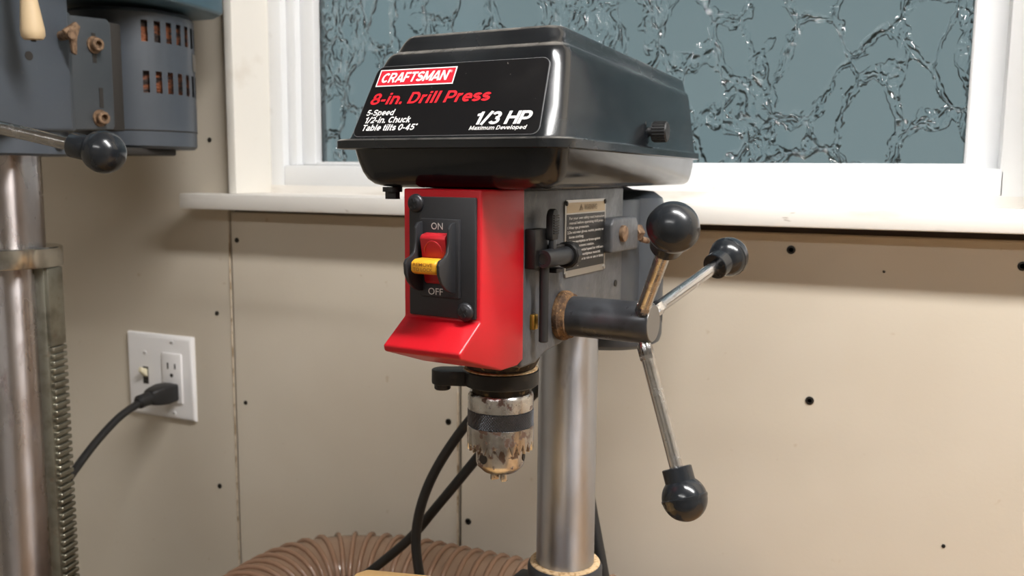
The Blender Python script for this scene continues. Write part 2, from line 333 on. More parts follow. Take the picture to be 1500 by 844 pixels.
# bold sans lettering drawn as strokes: glyph = (advance, [polylines]); capitals are 1 high
def arc(cx, cy, rx, ry, a0, a1, n=14):
    return [(cx+rx*math.cos(math.radians(a0+(a1-a0)*i/n)), cy+ry*math.sin(math.radians(a0+(a1-a0)*i/n))) for i in range(n+1)]
def ell(cx, cy, rx, ry): return arc(cx, cy, rx, ry, 0, 360, 24)
GL = {
 'C': (.80, [arc(.42, .5, .30, .40, 42, 318)]), 'R': (.80, [[(.12, 0), (.12, .9), (.40, .9)]+arc(.42, .68, .22, .22, 90, -90)+[(.12, .46)], [(.42, .46), (.66, 0)]]),
 'A': (.80, [[(.07, 0), (.38, .98)], [(.42, .98), (.73, 0)], [(.2, .28), (.6, .28)]]), 'F': (.68, [[(.12, 0), (.12, .9), (.62, .9)], [(.12, .5), (.55, .5)]]),
 'T': (.70, [[(.02, .9), (.68, .9)], [(.35, 0), (.35, .9)]]), 'S': (.75, [arc(.38, .70, .25, .20, 20, 270)+arc(.38, .30, .26, .20, 90, -160)]),
 'M': (.95, [[(.12, 0), (.12, 1)], [(.13, .97), (.475, .12)], [(.475, .12), (.82, .97)], [(.83, 0), (.83, 1)]]), 'N': (.82, [[(.12, 0), (.12, 1)], [(.13, .96), (.69, .04)], [(.70, 0), (.70, 1)]]),
 '8': (.72, [ell(.36, .70, .20, .20), ell(.36, .29, .25, .20)]), '-': (.44, [[(.05, .36), (.38, .36)]]), '.': (.32, [[(.15, 0), (.15, .2)]]),
 'i': (.32, [[(.15, 0), (.15, .74)], [(.15, .84), (.15, 1)]]), 'l': (.32, [[(.15, 0), (.15, 1)]]),
 'n': (.68, [[(.13, 0), (.13, .74)], [(.13, .40)]+arc(.34, .43, .21, .21, 180, 0)+[(.55, 0)]]), 'm': (1.0, [[(.13, 0), (.13, .74)], [(.13, .40)]+arc(.31, .45, .18, .19, 180, 0)+[(.49, 0)], [(.49, .40)]+arc(.67, .45, .18, .19, 180, 0)+[(.85, 0)]]),
 'r': (.46, [[(.13, 0), (.13, .74)], arc(.36, .40, .23, .25, 180, 82)]), 'P': (.76, [[(.12, 0), (.12, .9), (.40, .9)]+arc(.42, .66, .22, .24, 90, -90)+[(.12, .42)]]),
 'e': (.68, [[(.12, .36), (.58, .36)]+arc(.35, .37, .23, .27, 0, 312)]), 's': (.62, [arc(.31, .505, .19, .135, 20, 270)+arc(.31, .235, .20, .135, 90, -160)]),
 '5': (.70, [[(.60, .9), (.22, .9), (.17, .50)], arc(.35, .34, .24, .24, 140, -155)]), 'p': (.72, [[(.13, -.25), (.13, .74)], ell(.37, .37, .22, .27)]),
 'd': (.74, [[(.60, 0), (.60, 1)], ell(.36, .37, .22, .27)]), 'b': (.72, [[(.13, 0), (.13, 1)], ell(.37, .37, .22, .27)]), '1': (.62, [[(.40, 0), (.40, 1)], [(.12, .74), (.34, .80)]]),
 '/': (.42, [[(.02, -.02), (.38, 1.02)]]), '2': (.70, [arc(.35, .64, .24, .26, 165, -35)+[(.16, .12)], [(.08, .1), (.62, .1)]]), 'h': (.68, [[(.13, 0), (.13, 1)], [(.13, .40)]+arc(.34, .43, .21, .21, 180, 0)+[(.55, 0)]]),
 'u': (.68, [[(.13, .74)]+arc(.34, .31, .21, .21, 180, 360)+[(.55, .4)], [(.55, 0), (.55, .74)]]), 'c': (.64, [arc(.36, .37, .24, .27, 45, 315)]), 'k': (.64, [[(.13, 0), (.13, 1)], [(.16, .30), (.50, .72)], [(.28, .42), (.55, 0)]]),
 'a': (.66, [arc(.32, .46, .20, .18, 160, 0)+[(.52, 0)], ell(.32, .22, .19, .13)]), 't': (.42, [[(.2, .95), (.2, .2), (.25, .1), (.38, .1)], [(.03, .65), (.38, .65)]]), '0': (.72, [ell(.36, .5, .24, .40)]),
 '4': (.70, [[(.46, 0), (.46, 1)], [(.44, .94), (.12, .30)], [(.05, .27), (.64, .27)]]), '°': (.34, [ell(.16, .88, .09, .09)]), '3': (.70, [arc(.33, .70, .21, .20, 160, -90), arc(.33, .30, .24, .20, 90, -160)]),
 'H': (.82, [[(.12, 0), (.12, 1)], [(.70, 0), (.70, 1)], [(.12, .52), (.70, .52)]]), 'x': (.60, [[(.06, 0), (.52, .74)], [(.06, .74), (.52, 0)]]), 'D': (.82, [[(.12, .1), (.12, .9), (.36, .9)]+arc(.38, .5, .29, .4, 90, -90)+[(.12, .1)]]),
 'v': (.62, [[(.05, .74), (.31, .03)], [(.31, .03), (.57, .74)]]), 'o': (.72, [ell(.36, .37, .24, .27)]), ' ': (.32, [])}
def sign(s, u0, u1, v0, v1, place, mat, parent, w=.2, shear=.2, ext=.00055):
    """v0 baseline, v1 top of the capitals"""
    tot = sum(GL[c][0] for c in s); kx = (u1-u0)/tot; ky = v1-v0; V, F = [], []; x = 0
    for ch in s:
        adv, lines = GL[ch]
        ww = w*.6 if ch == '°' else w
        for pl_ in lines:
            P = [Vector(p) for p in pl_]; n = len(P); o = len(V); closed = (P[0]-P[-1]).length < 1e-6
            for i in range(n):
                a = P[i-1] if i > 0 else (P[-2] if closed else None); b = P[i+1] if i < n-1 else (P[1] if closed else None)
                t1 = (P[i]-a).normalized() if a else None; t2 = (b-P[i]).normalized() if b else None
                t = (t1+t2) if (t1 and t2) else (t1 or t2)
                t = t.normalized() if t.length > 1e-6 else t2
                nr = Vector((-t.y, t.x)); m_ = 1/max(.5, abs(t.dot(t1))) if t1 else 1
                for sg in (-.5, .5):
                    q = P[i]+nr*(sg*ww*m_); V.append(place(u0+(x+q.x+shear*(q.y-.4))*kx, v0+q.y*ky, ext))
            F += [[o+2*i, o+2*i+2, o+2*i+3, o+2*i+1] for i in range(n-1)]
        x += adv
    return obj('lettering', (V, F), mat, parent, smooth=0)
# ================================================================== the room
WY = 0.898                      # face of the drywall
wall = struct(obj('wall_back', join(box(-2.0, -.775, .912, .99, 0, 2.45), box(.107, 2.0, .912, .99, 0, 2.45),
                                    box(-.775, .107, .912, .99, 0, 1.40), box(-.775, .107, .912, .99, 2.13, 2.45)), 'gap', smooth=0))
def drywall(x0, x1, z0, z1):
    o = obj('drywall_panel', box(x0, x1, WY, .911, z0, z1, .0012, 1), 'drywall', wall, smooth=0); return o
pl = drywall(-2.0, -.7885, .0, 2.45)
pm = drywall(-.7858, -.4628, .0, 1.3985)
pr = drywall(-.4592, 2.0, .0, 1.3945)
drywall(.125, 2.0, 1.3960, 2.45); drywall(-.785, .122, 2.15, 2.45)
obj('paper_edge', box(-.4634, -.4622, .8962, .899, .0, 1.20), 'paper_edge', pm, smooth=0)
obj('paper_edge', box(-.7890, -.7882, .8968, .899, .0, 1.37), 'paper_edge', pl, smooth=0)
def drywall_screw(x, z, par, r=.0036):
    obj('drywall_screw', lathe([(r, 0), (r, .0012), (r*.55, .0015), (r*.5, .0006)], (x, WY+.0006, z), (0, -1, 0), 12), 'screw_black', par)
for x, z, p, r in [(-.7764, 1.3628, pm, .0032), (-.8124, 1.267, pl, .003), (-.8176, 1.0349, pl, .0034), (-.8151, 1.4881, pl, .003), (-.7701, 1.1535, pm, .0028),
                   (-.4753, 1.164, pm, .0038), (-.4495, 1.0483, pr, .0038), (-.1038, 1.3789, pr, .0042), (-.0799, 1.2332, pr, .0042), (.0914, 1.3727, pr, .0042), (.0453, 1.1083, pr, .0018), (-.0203, 1.3621, pr, .0012)]:
    drywall_screw(x, z, p, r)
# window
win = struct(obj('window_1', join(box(-.765, -.743, .952, .985, 1.43, 2.13, .003), box(.0722, .107, .952, .990, 1.43, 2.13, .002),
                                  box(-.743, .078, .952, .985, 1.43, 1.4575, .003), box(-.743, .078, .952, .985, 2.105, 2.13, .003)), 'vinyl'))
obj('sash', join(box(-.743, -.729, .962, 1.0, 1.4575, 2.105, .002), box(-.729, -.7075, .972, 1.0, 1.4575, 2.105, .003),
                 prism([(.0428, .987), (.0432, .981), (.0450, .979), (.0590, .979), (.0620, .981), (.0800, .981), (.0800, 1.0), (.0428, 1.0)], 'z', 1.4575, 2.105),
                 box(-.7075, .044, .972, 1.0, 1.4575, 1.4622, .0015), box(-.7075, .044, .972, 1.0, 2.08, 2.105, .003)), 'vinyl', win)
obj('glass_pane', box(-.7085, .0445, .985, .989, 1.4615, 2.081), 'glass', win, smooth=0)
obj('jamb', join(box(-.7755, -.7632, .8845, .955, 1.4215, 2.13, .0012), box(.1065, .119, .8845, .955, 1.4215, 2.13, .0012), box(-.7755, .119, .8845, .955, 2.128, 2.14, .001)), 'white_paint', win)
struct(obj('trim_1', join(box(-.8325, .30, .860, .8985, 1.4025, 1.4215, .0018), box(-.7632, .1065, .8983, .986, 1.4025, 1.4215), box(-.765, .107, .952, .986, 1.4214, 1.432)), 'sill_paint'))
# shell behind and beside the camera
struct(obj('floor', box(-2.0, 2.0, -3.2, .99, -.05, 0), 'concrete', smooth=0))
struct(obj('ceiling', box(-2.0, 2.0, -3.2, .99, 2.45, 2.5), 'ceil_paint', smooth=0))
struct(obj('wall_left', box(-2.05, -2.0, -3.2, .99, 0, 2.45), 'room_paint', smooth=0))
struct(obj('wall_right', box(2.0, 2.05, -3.2, .99, 0, 2.45), 'room_paint', smooth=0))
struct(obj('wall_front', box(-2.0, 2.0, -3.25, -3.2, 0, 2.45), 'room_paint', smooth=0))
struct(obj('ground_outside', box(-14, 14, 1.0, 40, -.1, 0), 'ground', smooth=0))
for (x, y, z, ln, em, lab) in SHOP_LIGHTS:
    ORG = Vector((x, y, z)); t = thing('shop_light', (x, y, z), lab, 'lamp', group='ceiling shop lights')
    obj('housing', prism([(y-.075, z+.03), (y-.05, z+.085), (y+.05, z+.085), (y+.075, z+.03)], 'x', x-ln/2-.02, x+ln/2+.02, .002), 'fixture', t)
    obj('diffuser', prism([(y-.06, z+.03), (y-.05, z+.008), (y, z), (y+.05, z+.008), (y+.06, z+.03)], 'x', x-ln/2, x+ln/2), emit_mat('lamp_diffuser', em), t)
ORG = Vector((0, 0, 0))
# bench
BZ = 0.93
ORG = Vector((.2, .57, 0)); bench = thing('workbench', ORG, 'plywood workbench against the wall under the window', 'workbench')
obj('bench_top', box(-.72, 1.2, .26, .892, BZ-.04, BZ, .003), 'plywood', bench)
for x in (-.66, 1.08):
    for y in (.30, .80): obj('leg', box(x, x+.09, y, y+.09, 0, BZ-.04, .003), 'pine', bench)
obj('shelf', box(-.66, 1.17, .30, .88, .25, .28, .002), 'plywood', bench)

# ================================================================== outlet plate and cord
ORG = Vector((-.9095, WY, 1.1755)); wp = thing('wall_plate', ORG, 'white two gang wall plate with toggle switch and outlet', 'wall plate')
px0, px1, pz0, pz1 = -.9675, -.8515, 1.1185, 1.2325
obj('plate', loft([[(x, y, z) for x, z in ((px0+i, pz0+i), (px1-i, pz0+i), (px1-i, pz1-i), (px0+i, pz1-i))] for y, i in ((WY, 0), (WY-.003, .0006), (WY-.0052, .003), (WY-.006, .006))]), 'plate_white', wp, smooth=50)
obj('toggle_slot', box(-.9385, -.9290, WY-.0064, WY-.004, 1.163, 1.1865), 'slot_dark', wp)
tg = obj('toggle', bevelled(loft([[(-.9375, WY-.005, 1.1715), (-.9300, WY-.005, 1.1715), (-.9300, WY-.005, 1.1835), (-.9375, WY-.005, 1.1835)], [(-.9365, WY-.0165, 1.1815), (-.9310, WY-.0165, 1.1815), (-.9310, WY-.0150, 1.1875), (-.9365, WY-.0150, 1.1875)]]), .001), 'ivory', wp)
rc = obj('receptacle', box(-.9020, -.8690, WY-.0085, WY-.004, 1.142, 1.209, .001), 'plate_white', wp)
for z in (1.192,):
    for dx, h in ((-.0062, .0085), (.0062, .0070)): obj('slot', box(-.8855+dx-.0011, -.8855+dx+.0011, WY-.0088, WY-.008, z-h/2, z+h/2), 'slot_dark', rc)
    obj('ground_hole', lathe([(.0026, 0), (.0026, .0005)], (-.8855, WY-.0083, z-.0125), (0, -1, 0), 14), 'slot_dark', rc)
for x, z in ((-.9337, 1.2055), (-.9337, 1.145), (-.8855, 1.2235), (-.8855, 1.1275)):
    s = obj('screw', lathe([(.0032, 0), (.0030, .0008), (.0012, .0012)], (x, WY-.0056, z), (0, -1, 0), 14), 'plate_white', wp)
    obj('screw_slot', box(x-.0024, x+.0024, WY-.0070, WY-.0064, z-.0004, z+.0004), 'slot_dark', s)
ORG = Vector((-.885, .84, 0)); cd = thing('plug_cord', ORG, 'black cord plugged into the white outlet on the wall', 'cord')
obj('plug', join(bevelled(loft([[(-.8855+sx*a, y, 1.158+sz*b) for sx, sz in ((-1, -1), (1, -1), (1, 1), (-1, 1))] for y, a, b in ((.8895, .0125, .0115), (.872, .0135, .0125), (.858, .0115, .011), (.848, .0085, .009))]), .003, 3),
                 lathe([(.0085, 0), (.0092, .004), (.0086, .008), (.0088, .018), (.006, .021)], (-.8852, .851, 1.158), (-.03, -1, -.1), 20)), 'rubber', cd)
obj('cable', tube(smooth_path([(-.8855, .838, 1.1565), (-.882, .80, 1.147), (-.874, .76, 1.131), (-.862, .72, 1.113), (-.848, .685, 1.096), (-.850, .66, 1.05), (-.872, .65, .95), (-.88, .67, .6), (-.90, .70, .2), (-.93, .74, .012), (-1.02, .70, .006)], 8), .0048), 'rubber', cd)

# ================================================================== ribbed hose on the bench
ORG = Vector((-.5, .8, BZ)); hs = thing('dust_hose', ORG, 'clear brown ribbed dust hose lying on the bench', 'hose')
HP = smooth_path([(-.10, .828, .988), (-.30, .83, .988), (-.41, .83, .988), (-.50, .828, .988), (-.558, .812, .988), (-.590, .773, .988), (-.598, .715, .988), (-.588, .64, .988), (-.565, .56, .988)], 40)
# resample by arc length, then corrugate
def resample(P, step):
    out = [P[0]]; acc = 0
    for a, b in zip(P, P[1:]):
        L = (b-a).length; t = step-acc
        while t <= L: out.append(a+(b-a)*(t/L)); t += step
        acc = (acc+L) % step
    return out
HR = resample(HP, .0024)
obj('hose_wall', tube(HR, .05, 40, [.0530 for i in range(len(HR))]), 'hose', hs, smooth=60)
helix = []; u = None; N = 28; pitch = .0155; sacc = 0
HQ = resample(HP, pitch/N)
for i, p in enumerate(HQ):
    t = (HQ[min(i+1, len(HQ)-1)]-HQ[max(i-1, 0)]).normalized()
    if u is None: _, u, _ = frame_of(t)
    u = (u-t*u.dot(t)).normalized(); w = t.cross(u); a = 2*PI*i/N
    helix.append(p + u*(.0545*math.cos(a)) + w*(.0545*math.sin(a)))
obj('hose_spiral', tube(helix, .0028, 7), 'hose_rib', hs, smooth=60)
ORG = Vector((0, 0, 0))

# ================================================================== the drill press
PHI = math.radians(5.0)
ORG = Vector((0, 0, BZ))
dp = thing('drill_press', (-.237, .646, BZ), 'black and red benchtop drill press in the centre of the view', 'drill press', rz=-PHI)
SX, SY = -.0025, -.1016          # spindle axis
# --- belt cover
def ring(z, hw, yf, yr, hr, rf, rr, k=7):
    cs = [((hw, yf), rf, (1, -1)), ((hr, yr), rr, (1, 1)), ((-hr, yr), rr, (-1, 1)), ((-hw, yf), rf, (-1, -1))]
    st = {(1, -1): -90, (1, 1): 0, (-1, 1): 90, (-1, -1): 180}; out = []
    for (cx, cy), r, s in cs:
        for i in range(k+1):
            a = math.radians(st[s]+90*i/k); out.append((cx-s[0]*r+r*math.cos(a), cy-s[1]*r+r*math.sin(a), z))
    return out
def cov(z, ins, fins, rf=.02, rr=.012):       # ins: inset of the sides, fins: inset of the front and back
    yf, yr = -.1835+fins, .216-fins*.25
    hw = .0815-ins; hr = .0815-.118*(.216+.1835)-ins*.55
    return ring(z, hw, yf, yr, max(hr, .012), rf, rr)
lid_g = loft([cov(1.4637, .0012, .0012, .016), cov(1.4642, 0, 0, .016), cov(1.4688, 0, 0, .016), cov(1.4698, .0012, .0012, .016), cov(1.4700, .0060, .0058, .013), cov(1.4712, .0072, .00642, .013),
              cov(1.4880, .0105, .01511, .0128), cov(1.5020, .0131, .02234, .0125), cov(1.5120, .0150, .02751, .0122), cov(1.5165, .0159, .02986, .012), cov(1.5200, .0168, .0320, .012), cov(1.5226, .0180, .0341, .011), cov(1.5242, .0196, .0361, .010), cov(1.5249, .0213, .0378, .009),
              cov(1.5256, .0222, .0386, .009), cov(1.5310, .0240, .0422, .009), cov(1.5342, .0254, .0446, .009), cov(1.5358, .0270, .0464, .0085), cov(1.5366, .0290, .0485, .008), cov(1.5370, .0330, .0520, .007)])
lid = obj('belt_cover_lid', lid_g, 'black_plastic', dp, smooth=32)
pan = obj('belt_cover_pan', loft([cov(1.4405, .0270, .0245, .012, .01), cov(1.4410, .0225, .0205, .013, .01), cov(1.4425, .0178, .0160, .014, .01), cov(1.4455, .0140, .0125, .016, .012), cov(1.4500, .0112, .0098, .018, .013), cov(1.4570, .0092, .0078, .018, .013), cov(1.4641, .0078, .0064, .018, .013)]), 'pan_plastic', dp, smooth=40)
# face of the lid: u across, v up the slope
P0 = Vector((0, -.1777, 1.4700)); VU = Vector((0, .517, 1.0)).normalized(); NF = Vector((1, 0, 0)).cross(VU)
def onface(u, v, w): return tuple(P0 + Vector((1, 0, 0))*u + VU*v + NF*w)
def rrect(u0, u1, v0, v1, r, tl=0, tr=0, k=5):
    out = []
    for cx, cy, a0 in ((u1-r, v0+r, -90), (u1-r, v1-r, 0), (u0+r, v1-r, 90), (u0+r, v0+r, 180)):
        for i in range(k+1):
            a = math.radians(a0+90*i/k); x = cx+r*math.cos(a); y = cy+r*math.sin(a)
            x += (tr if x > (u0+u1)/2 else tl)*(y-v0)/(v1-v0); out.append((x, y))
    return out
def slab(poly, place, w0, w1):
    n = len(poly); return [place(a, b, w1) for a, b in poly]+[place(a, b, w0) for a, b in poly], [list(range(n))]+[[i, n+i, n+(i+1) % n, (i+1) % n] for i in range(n)]
obj('label_border', slab(rrect(-.0668, .0632, .0012, .0512, .005, .0045, -.0046), onface, -.002, .00020), 'silver_line', lid, smooth=0)
obj('label_film', slab(rrect(-.0664, .0628, .0016, .0508, .0047, .0045, -.0046), onface, -.002, .00032), 'sticker', lid, smooth=0)
obj('badge_border', slab([(-.0602, .0364), (-.0030, .0362), (-.0028, .0482), (-.0596, .0485)], onface, 0, .00046), 'print_white', lid, smooth=0)
obj('badge_field', slab([(-.0593, .0372), (-.0038, .0370), (-.0036, .0474), (-.0587, .0477)], onface, 0, .00054), 'badge_red', lid, smooth=0)
sign('CRAFTSMAN', -.0568, -.0076, .0389, .0459, onface, 'print_white', lid, w=.2, shear=.22, ext=.00066)
text('lettering', '®', (-.0071, -.0053, .0440, .0458), onface, 'print_white', lid, ext=.00066)
sign('8-in. Drill Press', -.0600, .0262, .0234, .0315, onface, 'print_red', lid, w=.18)
sign('5-Speed', -.0604, -.0392, .0156, .0199, onface, 'print_white', lid, w=.16)
sign('1/2-in. Chuck', -.0603, -.0256, .0104, .0147, onface, 'print_white', lid, w=.18)
sign('Table tilts 0-45°', -.0602, -.0196, .0051, .0094, onface, 'print_white', lid, w=.18)
sign('1/3 HP', .0188, .0560, .0079, .0163, onface, 'print_white', lid, w=.2)
sign('Maximum Developed', .0174, .0546, .0044, .0071, onface, 'print_white', lid, w=.15)
# latch knob on the side of the lid
kn = Vector((.0478, .030, 1.4815)); kd = Vector((1, .09, 0)).normalized()
lk = obj('latch_knob', lathe([(.0035, -.004), (.0035, .004), (.0045, .0045), (.0072, .005), (.0074, .006), (.0074, .0155), (.0066, .0165), (.003, .0168)], kn, kd, 24), 'rubber', lid)
for i in range(22):
    a = 2*PI*i/22; d, u_, w_ = frame_of(kd); c = kn + u_*(.0075*math.cos(a)) + w_*(.0075*math.sin(a))
    obj('grip_ridge', rod(c+kd*.006, c+kd*.0155, .0005, 5), 'rubber', lk)
obj('latch_tab', bevelled(box(.044, .0505, .0215, .0235, 1.4695, 1.489), .0008), 'pan_plastic', lid)
# hex bolt under the pan
BX, BY = -.0505, -.1575
hb = obj('pan_bolt', join(lathe([(.0062, 0), (.0062, .003)], (BX, BY, 1.4375), n=20), lathe([(.0046, 0), (.0046, .0045)], (BX, BY, 1.433), n=6)), 'rubber', pan)

# --- head casting, boss and column
head = obj('head_casting', prism([(-.133, 1.4405), (.032, 1.4405), (.032, 1.340), (-.058, 1.339), (-.074, 1.3345), (-.100, 1.3325), (-.112, 1.3277), (-.133, 1.3277)], 'x', -.030, .030, .0022, 3), 'cast_gray', dp)
obj('spindle_boss', lathe([(.0262, 1.3282), (.0262, 1.326), (.0235, 1.3205), (.0215, 1.3185)], (SX, SY, 0), n=40), 'dark_rust', head)
obj('set_screw', rod((.0295, .0185, 1.3665), (.0306, .0185, 1.3665), .0026, 12), 'black_steel', head)
obj('brass_screw', box(.0295, .0335, -.1225, -.1165, 1.351, 1.361, .001), 'brass', head)
column = obj('column', lathe([(.023, BZ+.02), (.023, 1.345)], n=64), 'column', dp)
# --- red switch housing
prof = [(-.132, 1.4402), (-.178, 1.4402), (-.178, 1.3632), (-.2005, 1.3485), (-.1995, 1.3448), (-.156, 1.3308), (-.1385, 1.3308), (-.132, 1.3335)]
def hwid(y): return .0308 + (.0272-.0308)*min(1, (y+.132)/(-.178+.132)) if y > -.178 else .0272-.0004*(y+.178)/(-.0225)
n = len(prof); V = [(-hwid(y), y, z) for y, z in prof]+[(hwid(y), y, z) for y, z in prof]
house = obj('switch_housing', bevelled((V, [list(range(n)), list(range(n, 2*n))[::-1]]+[[i, n+i, n+(i+1) % n, (i+1) % n] for i in range(n)]), .0012, 3), 'red_paint', dp)
sp = obj('switch_plate', box(-.0217, .0247, -.1806, -.1778, 1.3648, 1.4357, .0009), 'switch_black', dp)
for x, z, ro in ((-.0164, 1.4317, .25), (.0181, 1.3692, .5)):
    s = obj('screw', lathe([(.0056, 0), (.0055, .0010), (.0047, .0022), (.0030, .0030), (.0012, .0032)], (x, -.1804, z), (0, -1, 0), 24), 'screw_dark', sp)
    for k in (0, 1):
        a = ro+k*PI/2; c, s_ = math.cos(a), math.sin(a)
        pts = [(x+c*p-s_*q, z+s_*p+c*q) for p, q in ((-.0028, -.00065), (.0028, -.00065), (.0028, .00065), (-.0028, .00065))]
        obj('cross_slot', prism(pts, 'y', -.1839, -.1825), 'cross_black', sp)
sf = obj('switch_frame', box(-.0123, .0150, -.1829, -.180, 1.3770, 1.4230, .0006), 'switch_black', sp)
obj('rocker', prism([(-.182, 1.4150), (-.1880, 1.4140), (-.1895, 1.4118), (-.1868, 1.399), (-.1845, 1.386), (-.182, 1.3842)], 'x', -.0080, .0096, .0007), 'rocker_red', sp)
arch = [Vector((.0008+.0062*math.cos(a), -.18925+.0014*(1-math.sin(a)), 1.4035+.0068*math.sin(a))) for a in [PI*i/16 for i in range(17)]]
obj('rocker_rib', tube(arch, .0005, 6), 'rocker_red', sp)
key = obj('lock_key', bevelled(prism([(-.183, 1.3920), (-.1955, 1.3915), (-.1985, 1.3932), (-.1985, 1.3985), (-.1950, 1.4003), (-.183, 1.4005)], 'x', -.0082, .0092), .0012, 3), 'key_yellow', sp)
onkey = lambda u, v, w: (u, -.1985-w, v)
text('key_lettering', 'REMOVE', (-.0062, .0072, 1.3964, 1.3984), onkey, 'key_print', sp, bold=.01)
text('key_lettering', 'TO LOCK', (-.0062, .0072, 1.3936, 1.3956), onkey, 'key_print', sp, bold=.01)
gp = [(-.1815, 1.4215), (-.1870, 1.4208), (-.1895, 1.4180), (-.1895, 1.4095), (-.1908, 1.4040), (-.1935, 1.4018), (-.1985, 1.4003), (-.2003, 1.3978), (-.1998, 1.3920), (-.1970, 1.3868), (-.1925, 1.3830), (-.1870, 1.3806), (-.1815, 1.3798)]
for a, b in ((-.0121, -.0101), (.0108, .0128)): obj('switch_guard', prism(gp, 'x', a, b, .0006), 'guard_black', sp)
onsw = lambda u, v, w: (u, -.1829-w, v)
text('lettering', 'ON', (-.0040, .0040, 1.4168, 1.4208), onsw, 'print_grey', sp, bold=.0)
text('lettering', 'OFF', (-.0062, .0040, 1.3782, 1.3822), onsw, 'print_grey', sp, bold=.0)
# --- quill collar and chuck
arm = [(-.026, -.006), (-.022, -.017), (0, -.0)]
qc = obj('depth_collar', lathe([(.0245, 1.3078), (.0258, 1.3088), (.0258, 1.3180), (.0248, 1.3188)], (SX, SY, 0), n=48), 'black_steel', dp)
obj('sawdust_rim', lathe([(.0250, 1.3186), (.0250, 1.3193), (.0224, 1.3197), (.0222, 1.3186)], (SX, SY, 0), n=40), 'sawdust', qc)
ax, ay = -.0425, -.1215; dv = Vector((ax-SX, ay-SY)); dv.normalize(); nv = Vector((-dv.y, dv.x))
apoly = []
for i in range(9):
    a = math.radians(-90+22.5*i); q = Vector((ax, ay))+dv*(.0085*math.cos(a)-.006)+nv*(.0085*math.sin(a)); apoly.append((q.x, q.y))
q = Vector((SX, SY))+nv*.0105; apoly.append((q.x, q.y)); q = Vector((SX, SY))-nv*.0105; apoly.append((q.x, q.y))
obj('collar_arm', prism(apoly, 'z', 1.3076, 1.3176, .0008), 'black_steel', qc)
obj('arm_bolt', lathe([(.0050, 1.3035), (.0056, 1.3042), (.0056, 1.308)], (ax+.0045, ay+.002, 0), n=20), 'black_steel', qc)
obj('spindle_neck', lathe([(.0195, 1.3015), (.0195, 1.309)], (SX, SY, 0), n=36), 'dark_rust', qc)
ck = obj('chuck', lathe([(.0185, 1.3032), (.0212, 1.3030), (.0222, 1.3018), (.0224, 1.3000), (.0224, 1.2918), (.0220, 1.2914), (.0220, 1.2908)], (SX, SY, 0), n=64), 'chuck', dp)
obj('knurled_band', lathe([(.0220, 1.2914), (.0226, 1.2911), (.0226, 1.2806), (.0220, 1.2803)], (SX, SY, 0), n=64), 'knurl', ck,
    uv=lambda v: ((math.atan2(v.y-SY, v.x-SX)/(2*PI)) % 1.0, (v.z-1.28)/.0115))
NT = 28; V, F = [], []; nseg = NT*4
for lvl, (r, z) in enumerate([(.0220, 1.2808), (.0229, 1.2802), (.0229, 1.2705), (.0226, None), (.0200, None), (.0165, 1.2700)]):
    for i in range(nseg):
        a = 2*PI*i/nseg; zz = z if z else (1.2655 if i % 4 in (0, 1) else (1.2684 if i % 4 == 2 else 1.2684))
        if z is None: zz = [1.2634, 1.2668, 1.2702, 1.2668][i % 4]
        V.append((SX+r*math.cos(a), SY+r*math.sin(a), zz))
for l in range(5):
    for i in range(nseg): F.append([l*nseg+i, l*nseg+(i+1) % nseg, (l+1)*nseg+(i+1) % nseg, (l+1)*nseg+i])
obj('toothed_sleeve', (V, F), 'chuck_rusty', ck, smooth=30)
obj('chuck_body', lathe([(.0166, 1.2700), (.0166, 1.2540), (.0158, 1.2515), (.0120, 1.2478), (.0075, 1.2474)], (SX, SY, 0), n=48), 'chuck_rusty', ck)
for ang in (-105, 15, 135):
    a = math.radians(ang); d = Vector((math.cos(a), math.sin(a), 0)); c = Vector((SX, SY, 1.2585))
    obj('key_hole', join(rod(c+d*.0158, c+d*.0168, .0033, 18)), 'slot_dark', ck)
for ang in (-150, -30, 90):
    a = math.radians(ang); d = Vector((math.cos(a), math.sin(a), 0)); c = Vector((SX, SY, 0)); t_ = Vector((-d.y, d.x, 0))
    pts = [c+d*r+t_*s for r, s in ((.0008, -.0006), (.0060, -.0026), (.0068, 0), (.0060, .0026), (.0008, .0006))]
    obj('jaw', prism([(p.x, p.y) for p in pts], 'z', 1.2408, 1.2500, .0004), 'chuck_rusty', ck)
